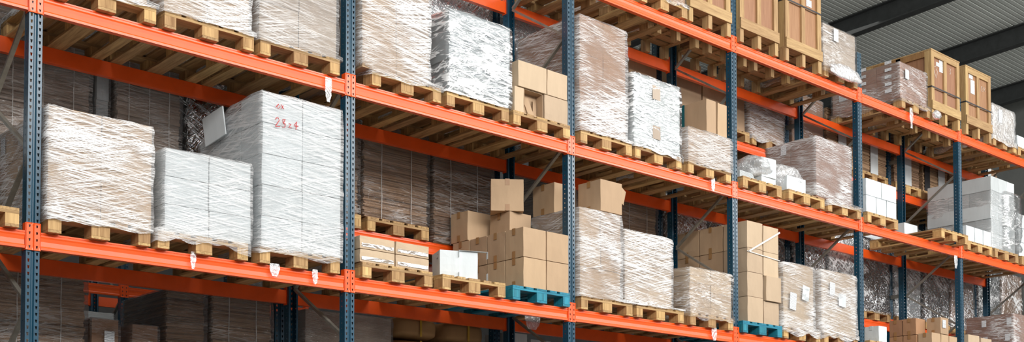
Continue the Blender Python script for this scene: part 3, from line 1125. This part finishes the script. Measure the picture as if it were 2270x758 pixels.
loose(5.17, -0.04, PB, 0.345, 0.40, 0.262, 'light_tan', 'pale tan carton in the lower row beside the third upright, middle shelf', seed=1, grp='pale cartons on the middle shelf')
# third bay
pallet(5.69, LB, 'wooden pallet under the tallest wrapped stack right of the third upright, middle shelf')
t = wrapped('wrapped_load', 'very tall mottled brown load in film reaching the top beam, right of the third upright', 5.69, 6.41, LB, 6.83, 3, 2, 1, 'brown', 'film_streak', skirt=0.03, amp=0.014, dep=1.0, bulge=0.008)
pallet(6.54, LB, 'wooden pallet under the silver wrapped stack in the third bay, middle shelf')
t = wrapped('wrapped_load', 'white and grey cartons in mirror-bright film, middle of the third bay on the middle shelf', 6.54, 7.33, LB, 6.41, 4, 2, 2, 'pale', 'film_silver', skirt=0.06, amp=0.010)
paper(t, 'F', 0.36, 0.66, 0.13, 0.16, 'greige', gap=0.02)
paper(t, 'F', 0.36, 0.20, 0.13, 0.15, 'greige', gap=0.02)
pallet(7.46, LB, 'wooden pallet under the half wrapped cartons with teal tape')
wrapped('wrapped_load', 'two tan cartons in white crinkled film, below the teal-taped carton', 7.48, 8.27, LB, 5.985, 1, 2, 2, 'tan', 'film_white', skirt=0.07, amp=0.014)
Z = 5.998
def teal(o, w, h, xx):
    link('teal_tape', MB().box(xx-0.028, xx+0.028, -0.0095, -0.008, 0, h).mesh('teal_tape', M['teal']), o)
o = loose(7.86, 0.0, Z, 0.19, 0.42, 0.415, 'tan', 'tall tan carton with a wide teal tape band on the half wrapped pair', seed=1, tapes=False)
link('teal_tape', MB().box(-0.1055, -0.104, 0.33, 0.42, 0, 0.41).mesh('teal_tape', M['teal']), o)
loose(8.07, 0.0, Z, 0.19, 0.42, 0.41, 'tan', 'tall tan carton beside the teal-taped one, next to the fourth upright', seed=2, tapes=False)
loose(7.72, 0.46, Z, 0.42, 0.45, 0.40, 'tan', 'tan carton behind the teal-taped one, partly hidden by the silver stack', seed=3, tapes=False)
# fourth bay
pallet(8.49, LB, 'wooden pallet carrying white box in a plastic bag, right of the fourth upright')
tag(link('board_stack', (lambda mb: [mb.box(0, 0.34-0.01*i, 0, 0.6, 0.012*i, 0.012*i+0.009) for i in range(7)] and mb)(MB()).mesh('board_stack', M['pale']), None, (8.50, 0.0, PB), (0, 0, R(3))),
    'low pile of flat pale boards beside the bagged white box', 'board pile')
o = loose(8.98, 0.03, PB+0.10, 0.29, 0.34, 0.25, 'white', 'white box half wrapped in a clear bag on the fourth bay pallet', tk='white', seed=1, rz=R(-4))
tag(link('support_board', MB().box(0, 0.3, 0, 0.36, 0, 0.098, 0.003).mesh('support_board', M['pale']), None, (8.98, 0.03, PB)), 'pale block under the white box in the clear bag', 'board')
bag('', -0.11, 0.24, 0.003, 0.44, 0.62, 0.30, 3, parent=o)
pallet(9.44, LB, 'wooden pallet under the small bagged white box in front of the rosy load')
o = loose(9.47, 0.0, PB, 0.43, 0.30, 0.20, 'white', 'small white box in an open plastic bag in front of the rosy brown load', tk='white', seed=2)
bag('', -0.03, 0.20, 0.003, 0.70, 0.40, 0.42, 5, parent=o)
pallet(10.32, LB, 'film-draped wooden pallet under the large rosy brown wrapped load')
t = wrapped('wrapped_load', 'large rosy brown load in streaky film, label on its side, left of the fifth upright', 10.07, 10.90, LB, 6.40, 1, 1, 2, 'rose', 'film_streak', dep=0.80, skirt=0.10, amp=0.008, bulge=0.006)
paper(t, 'L', 0.50, 0.72, 0.09, 0.13, gap=0.016)
# fifth bay
pallet(11.28, LB, 'wooden pallet under the five white boxes right of the fifth upright')
for i in range(3):
    loose(11.265+0.268*i, -0.04, PB, 0.265, 0.34, 0.235, 'white', 'white box in the lower row right of the fifth upright, '+('left', 'middle', 'right')[i], tk='white', grp='white boxes by the fifth upright', seed=i)
for i in range(2):
    loose(11.265+0.402*i, -0.04, PB+0.237, 0.40, 0.34, 0.235, 'white', 'white box in the upper row right of the fifth upright, '+('left', 'right')[i], tk='white', grp='white boxes by the fifth upright', seed=i)
pallet(13.0, LB, 'nearly empty wooden pallet pulled forward left of the sixth upright on the middle shelf', y=-0.22)
loose(13.30, 0.56, PB, 0.40, 0.36, 0.26, 'white', 'white box at the rear of the nearly empty pallet left of the sixth upright', tk='white', seed=1)
# last bay
pallet(14.10, LB, 'wooden pallet under the low row of white boxes right of the sixth upright')
for i in range(3):
    loose(14.08+0.275*i, -0.04, PB, 0.272, 0.34, 0.235, 'white', 'small white box in the single row right of the sixth upright, '+('left', 'middle', 'right')[i], tk='white', grp='row of small white boxes', seed=i)
pallet(14.99, LB, 'wooden pallet under the tall grey carton stack with torn film')
t = thing('wrapped_load', 'tall stack of grey-white cartons with torn film at its front, behind the sixth upright', 'wrapped pallet load', (14.925, -0.03, PB), 0, 'film-wrapped pallet loads')
for k, (z0, z1, nd) in enumerate(((0, 0.235, 3), (0.235, 0.47, 4), (0.47, 0.70, 2), (0.70, 0.925, 3), (0.925, 1.16, 2))):
    dd = 1.10/nd
    off = (0.0, 0.0, -0.02, 0.0, 0.0)[k]
    for j in range(nd):
        for i in range(3 if j == 0 else 1):
            wc = 0.27
            link('carton', carton_mesh(wc-0.004, dd-0.005, z1-z0-0.004, 'pale', (k+j+i) % 4, 0.005), t, (wc*(i+0.5)+off, dd*j, z0))
link('stretch_film', film_shell(0.82, 1.10, 0.93, 0, 77, 0.006, 'film_light'), t)
link('film_bundle', film_shell(0.44, 0.3, 0.95, 0.0, 78, 0.03, 'film_silver'), t, (0.41, -0.035, 0.02))
pallet(15.92, LB, 'wooden pallet at the right photo edge on the middle shelf')
for k in range(3):
    loose(15.88, -0.02, PB+0.235*k, 0.36, 0.40, 0.233, 'white', 'pale box at the right photo edge on the middle shelf, %s' % ('bottom', 'middle', 'topmost')[k], tk='white', seed=k, grp='pale boxes at the right edge')

# ================= top shelf =================
pallet(5.66, LC, 'empty-looking wooden pallet on the top shelf above the tallest wrapped stack')
pallet(6.66, LC, 'wooden pallet on the top shelf left of the first timber crate')
wrapped('wrapped_load', 'dark load on the top shelf just cut by the photo top, left of the crates', 6.66, 7.44, LC, 8.4, 2, 2, 2, 'brown', 'film_light')
crate('timber crate left of the fourth upright, cut by the photo top', 7.50, 8.28, LC, 8.55, strapz=0.7)
crate('timber crate right of the fourth upright, cut by the photo top', 8.465, 9.25, LC, 8.60, strapz=0.62)
t = crate('tall timber crate with a black strap, beside the film-covered grey box', 9.41, 10.21, LC, 8.52, strapz=0.62)
paper(t, 'F', 0.52, 1.14, 0.11, 0.20, gap=-0.025)
paper(t, 'F', 0.56, 0.90, 0.12, 0.09, gap=-0.025)
pallet(10.27, LC, 'film-hidden pallet under the grey box beside the free upright end')
t = wrapped('wrapped_load', 'box of thin grey cartons under loose clear film, left of the free upright end', 10.27, 11.04, LC, 7.97, 6, 1, 2, 'greige', 'film_light', skirt=0.13, amp=0.012, dep=1.0)
paper(t, 'F', 0.26, 0.46, 0.11, 0.17)
bag('', 0.38, -0.10, -0.14, 0.74, 0.08, 0.20, 8, name='film_bunch', parent=t)
pallet(12.22, LC, 'wooden pallet under the brown cartons with rows of white labels')
t = wrapped('wrapped_load', 'brown cartons with rows of white labels under film, between free upright end and crates', 12.20, 12.95, LC, 7.92, 5, 1, 3, 'rose', 'film_light', amp=0.008, skirt=0.12)
for j in range(2):
    for k in range(5):
        paper(t, 'L', 0.18+0.42*j, 0.10*1+0.105*k+0.03, 0.11, 0.045, gap=0.014)
paper(t, 'L', 0.93, 0.28, 0.16, 0.22, gap=0.014)
paper(t, 'F', 0.15, 0.36, 0.10, 0.14)
scrap('long torn film end hanging over the top beam below the labelled brown cartons', 12.52, -0.02, LC+0.06, 0.10, 0.30, 3)
bag('wad of clear film on the top beam left of the sixth upright', 13.10, -0.12, LC+0.002, 0.20, 0.10, 0.13, 9)
t = crate('timber crate with chalk marks and a white label left of the sixth upright', 13.08, 13.93, LC, 8.325, strapz=0.46)
paper(t, 'F', 0.35, 0.90, 0.14, 0.20, gap=-0.025)
paper(t, 'F', 0.24, 0.90, 0.10, 0.06, gap=-0.026)
strokes(t, 'chalk_mark', [[(0, 1), (.5, 1), (.25, .6), (.5, .3), (.2, 0), (0, .1)]], 0.09, 0.58, 0.83, 'chalk', y=0.024, r=0.003)
strokes(t, 'chalk_mark', [[(0, 1), (.3, .3), (.5, 0), (.7, .4), (.9, 1)], [(.1, 1.3), (.4, 1.5), (.7, 1.2), (.5, .9)]], 0.12, 0.12, 0.68, 'chalk', y=0.024, r=0.003)
t = crate('timber crate with a white label right of the sixth upright', 14.12, 14.94, LC, 8.33, strapz=0.46)
paper(t, 'F', 0.27, 0.80, 0.13, 0.22, gap=-0.025)
paper(t, 'F', 0.22, 0.96, 0.12, 0.08, gap=-0.026)
strokes(t, 'chalk_mark', [[(0, .8), (.2, 1), (.2, 0)], [(.5, 1), (.9, .9), (.6, .5), (.9, .3), (.5, 0)], [(1.2, 1), (1.5, .9), (1.2, .5), (1.6, .2)]], 0.08, 0.55, 0.80, 'chalk', y=0.024, r=0.003)
pallet(14.99, LC, 'wooden pallet under the shiny film load right of the last crate')
t = wrapped('wrapped_load', 'grey cartons under shiny film right of the last timber crate', 15.0, 15.74, LC, 7.93, 3, 2, 2, 'greige', 'film_bag', onpal=True, skirt=0.12, amp=0.014)
paper(t, 'F', 0.22, 0.36, 0.12, 0.22)
pallet(15.85, LC, 'wooden pallet at the right photo edge on the top shelf')
loose(15.87, -0.03, PC, 0.45, 0.35, 0.20, 'white', 'small white box at the right photo edge on the top shelf', tk='teal', seed=1)

# ================= rack behind =================
G2 = 'loads on the rack behind'
P2, P4, P6 = L2+PH, L4+PH, L6+PH
BY = SY-0.02


def rp(x0, lv, label):
    pallet(x0, lv, label, y=SY-0.04, grp='pallets on the rack behind')


for x, lb in ((2.45, 'left'), (3.50, 'right')):
    pallet(x, 0.0, 'far pallet on the floor of the rack glimpsed at lower left, %s one' % lb, y=FY+0.05, grp='far pallets')
    wrapped('wrapped_load', 'tall pale wrapped stack far off through the gap at lower left, %s one' % lb, x, x+0.8, 0.0, 4.05, 8, 2, 1, 'white', 'film_white', y0=FY+0.06, dep=0.85, grp=G2)
rp(0.08, L2, 'shaded pallet under the ragged cardboard stack at the lower left corner')
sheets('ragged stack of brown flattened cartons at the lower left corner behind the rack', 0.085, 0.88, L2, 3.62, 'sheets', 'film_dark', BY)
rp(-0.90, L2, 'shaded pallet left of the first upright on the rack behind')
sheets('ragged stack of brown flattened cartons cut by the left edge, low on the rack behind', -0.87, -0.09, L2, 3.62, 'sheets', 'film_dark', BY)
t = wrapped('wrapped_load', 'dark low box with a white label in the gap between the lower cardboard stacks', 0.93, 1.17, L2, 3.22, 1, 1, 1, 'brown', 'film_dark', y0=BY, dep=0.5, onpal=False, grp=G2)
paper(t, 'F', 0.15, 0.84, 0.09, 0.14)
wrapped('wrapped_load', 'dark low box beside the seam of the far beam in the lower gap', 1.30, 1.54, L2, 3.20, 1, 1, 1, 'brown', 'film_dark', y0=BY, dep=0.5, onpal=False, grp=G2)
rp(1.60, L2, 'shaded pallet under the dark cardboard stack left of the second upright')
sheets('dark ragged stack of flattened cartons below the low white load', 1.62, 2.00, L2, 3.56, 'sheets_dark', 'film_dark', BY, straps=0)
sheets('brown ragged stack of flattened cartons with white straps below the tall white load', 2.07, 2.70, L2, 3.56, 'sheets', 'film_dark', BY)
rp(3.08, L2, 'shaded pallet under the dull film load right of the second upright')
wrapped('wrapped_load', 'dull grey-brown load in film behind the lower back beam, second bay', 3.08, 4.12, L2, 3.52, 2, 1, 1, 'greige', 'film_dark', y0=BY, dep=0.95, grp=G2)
rp(4.25, L2, 'shaded pallet under the brown paper sacks')
for k in range(3):
    for i in range(2):
        mb = MB()
        bmesh.ops.create_icosphere(mb.bm, subdivisions=4, radius=1.0)
        for v in mb.bm.verts:
            c = v.co
            q = [math.copysign(abs(a)**0.45, a) for a in c]
            n = 1+0.05*noise.noise(c*2.5+Vector((k, i*3, 0)))
            v.co = Vector((q[0]*0.30*n, q[1]*0.44, q[2]*0.117*n))
        o = tag(link('paper_sack', mb.mesh('paper_sack', M['sack'], True), None, (4.52+0.66*i, BY+0.47, P2+0.505+0.247*k+0.121)),
                'plump brown paper sack in the pile under the blue pallet shelf, %s layer, %s' % (('lowest', 'middle', 'top')[k], ('left', 'right')[i]), 'sack', 'paper sacks')
        link('strap', MB().box(-0.012, 0.012, -0.458, -0.452, -0.10, 0.10).mesh('strap', M['strap_yellow']), o)
tag(link('support_crate', MB().box(4.2, 5.5, BY+0.02, BY+0.95, P2, P2+0.5).mesh('support_crate', M['chip'])), 'dark box under the pile of paper sacks', 'box')
for i, x in enumerate((5.72, 6.1)):
    loose(x, BY, P2, 0.33, 0.4, 1.18-0.05*i, 'pale', 'pale grey box low behind the third upright, %s of two' % ('left', 'right')[i], tk='white', seed=i)
rp(5.68, L2, 'shaded pallet under the pale grey boxes low behind the third upright')

rp(-0.90, L4, 'shaded pallet high on the rack behind, at the left photo edge')
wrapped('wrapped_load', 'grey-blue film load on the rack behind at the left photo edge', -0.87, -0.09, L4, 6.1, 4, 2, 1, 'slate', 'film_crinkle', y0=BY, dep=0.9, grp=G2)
rp(0.10, L4, 'shaded pallet under the greyish cardboard stacks behind the first upright')
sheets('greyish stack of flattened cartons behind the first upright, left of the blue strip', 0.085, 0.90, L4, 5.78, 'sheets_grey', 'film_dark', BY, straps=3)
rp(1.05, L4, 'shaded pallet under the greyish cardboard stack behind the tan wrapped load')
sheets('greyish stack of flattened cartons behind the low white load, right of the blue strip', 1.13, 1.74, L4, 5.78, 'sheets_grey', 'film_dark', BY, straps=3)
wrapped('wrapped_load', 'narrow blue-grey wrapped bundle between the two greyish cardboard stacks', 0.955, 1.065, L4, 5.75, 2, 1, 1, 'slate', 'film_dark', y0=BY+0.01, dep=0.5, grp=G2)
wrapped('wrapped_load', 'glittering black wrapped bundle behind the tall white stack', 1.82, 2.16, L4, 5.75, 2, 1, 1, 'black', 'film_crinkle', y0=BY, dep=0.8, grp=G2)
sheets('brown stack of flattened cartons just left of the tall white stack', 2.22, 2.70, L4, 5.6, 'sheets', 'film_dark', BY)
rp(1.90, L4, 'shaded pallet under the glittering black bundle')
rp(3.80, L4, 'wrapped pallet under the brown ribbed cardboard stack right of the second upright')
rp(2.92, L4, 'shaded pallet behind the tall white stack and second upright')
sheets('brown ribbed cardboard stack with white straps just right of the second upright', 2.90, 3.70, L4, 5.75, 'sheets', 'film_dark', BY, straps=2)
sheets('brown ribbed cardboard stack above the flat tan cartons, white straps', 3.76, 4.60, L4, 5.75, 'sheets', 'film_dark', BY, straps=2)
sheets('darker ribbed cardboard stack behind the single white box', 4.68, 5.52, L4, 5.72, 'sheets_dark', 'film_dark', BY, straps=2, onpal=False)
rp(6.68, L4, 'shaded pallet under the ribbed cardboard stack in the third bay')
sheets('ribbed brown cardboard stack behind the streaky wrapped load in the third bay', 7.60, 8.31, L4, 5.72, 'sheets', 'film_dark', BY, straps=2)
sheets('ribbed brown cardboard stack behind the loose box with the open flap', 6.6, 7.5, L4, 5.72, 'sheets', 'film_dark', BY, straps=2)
rp(7.53, L4, 'shaded pallet under the second ribbed stack in the third bay')
rp(8.55, L4, 'shaded pallet under the silvery film load behind the bare carton tower')
names = ['behind the bare carton tower', 'above the wrapped load next to the bare tower', 'behind the pair of labelled wrapped loads', 'right of the fifth upright', 'above the white box at lower right',
         'above the open brown cartons', 'behind the sixth upright', 'above the labelled brown load at lower right', 'at the right photo edge', 'glimpsed at the far right', 'last glimpsed at the far right']
for i, x in enumerate((8.52, 9.41, 10.29, 11.32, 12.22, 13.12, 14.10, 15.02, 15.92, 16.88, 17.78)):
    if i:
        rp(x, L4, 'shaded pallet on the rack behind, '+names[i])
    dz = (5.60, 5.52, 5.62, 5.85, 5.75, 5.70, 5.85, 5.75, 5.8, 5.8, 5.7)[i]
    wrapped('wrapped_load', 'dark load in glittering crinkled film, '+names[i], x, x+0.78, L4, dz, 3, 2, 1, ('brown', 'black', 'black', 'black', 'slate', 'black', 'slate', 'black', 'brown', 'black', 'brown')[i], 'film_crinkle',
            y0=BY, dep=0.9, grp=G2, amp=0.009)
loose(13.36, BY+0.08, 5.735, 0.52, 0.5, 0.18, 'white', 'pale box lying high on the rack behind, left of the nearly empty pallet', tk='white')

rp(4.65, L6, 'shaded pallet under the dull grey load above the silver carton stack')
wrapped('wrapped_load', 'grey load in dull film high on the rack behind, above the silver carton stack', 4.62, 5.5, L6, 7.75, 2, 2, 1, 'slate', 'film_crinkle', y0=BY, dep=0.9, grp=G2)
rp(3.80, L6, 'shaded pallet high on the rack behind, at the photo top')
rp(5.75, L6, 'shaded pallet under the grey film load behind the tall mottled load')
wrapped('wrapped_load', 'grey film load high on the rack behind, behind the tall mottled brown load', 5.75, 6.6, L6, 7.5, 2, 2, 1, 'slate', 'film_crinkle', y0=BY, dep=0.9, grp=G2)
bx = (('tan carton high on the rack behind, above the mirror-bright stack', 7.80, 0.53), ('tan carton high on the rack behind, left of the teal-taped carton', 8.70, 0.56), ('tan carton high on the rack behind, above the teal-taped carton', 9.30, 0.5),
      ('wide tan carton on a pallet seen just right of the fourth upright', 9.82, 0.44))
for i, (lb, x, w) in enumerate(bx):
    loose(x, BY+0.02*i, P6, w, 0.6, (0.62, 0.72, 0.5, 0.80)[i], 'tan', lb, seed=i, grp='tan cartons on the rack behind')
for x, lb in ((7.53, 'under the tan carton above the mirror-bright stack'), (8.48, 'under the two tan cartons behind the fourth upright'), (9.46, 'under the wide tan carton right of the fourth upright')):
    rp(x, L6, 'pallet high on the rack behind, '+lb)
rp(10.32, L6, 'film-draped pallet under the brown wrapped load above the bagged white boxes')
wrapped('wrapped_load', 'brown load in shiny film on the rack behind, above the bagged white boxes', 10.30, 11.10, L6, 7.6, 2, 2, 1, 'brown', 'film_streak', y0=BY, dep=0.9, grp=G2, skirt=0.1)
rp(11.32, L6, 'film-draped pallet behind the rosy brown load')
wrapped('wrapped_load', 'brown load in shiny film on the rack behind, above the rosy brown load', 11.30, 12.1, L6, 7.6, 2, 2, 1, 'brown', 'film_light', y0=BY, dep=0.9, grp=G2, skirt=0.1)
hn = ['right above the rosy brown load', 'above the five white boxes', 'right of the fifth upright', 'left of the grey carton stack', 'past the sixth upright', 'at the right edge', 'glimpsed at the far right']
for i, (x, wd) in enumerate(((12.2, 0.8), (13.1, 0.8), (14.12, 0.8), (15.02, 0.84), (15.92, 0.8), (16.9, 0.8))):
    rp(x, L6, 'pallet high on the rack behind under ribbed brown stack, '+hn[i])
    sheets('ribbed brown cardboard stack with a white cover strip, '+hn[i], x, x+wd, L6, 7.55, 'sheets', None, BY, straps=0,
           bands=((0.30, 0.52, 'pale'),) if i != 3 else ((0.05, 0.22, 'black'), (0.50, 0.72, 'pale')))

# ================= hanging film ends =================
for lb, x, y, z, w, ln, s in (
        ('milky film end hanging from the middle beam left of the second upright', 2.55, -0.012, 5.40, 0.07, 0.22, 1),
        ('small film tongue on the lower beam below the tall white stack, left one', 2.02, -0.012, 3.66, 0.10, 0.11, 2),
        ('small film tongue on the lower beam below the tall white stack, right one', 2.42, -0.012, 3.66, 0.06, 0.13, 4),
        ('thin film tongue on the lower beam below the low white load', 1.27, -0.012, 3.66, 0.05, 0.14, 5),
        ('twisted film end hanging behind the second upright below the middle beam', 3.17, 0.90, 5.40, 0.09, 0.22, 6),
        ('crumpled film hanging under the lower beam left of the third upright', 5.30, 0.30, 3.62, 0.22, 0.20, 7),
        ('film tongue over the beam below the teal-taped cartons', 7.95, -0.012, 5.46, 0.07, 0.16, 10),
        ('white film loop hanging below the middle beam left of the sixth upright', 13.78, -0.012, 5.30, 0.10, 0.20, 11),
        ('film tongue over the lower beam left of the fourth upright', 7.95, -0.012, 3.66, 0.10, 0.16, 12)):
    scrap(lb, x, y, z, w, ln, s)
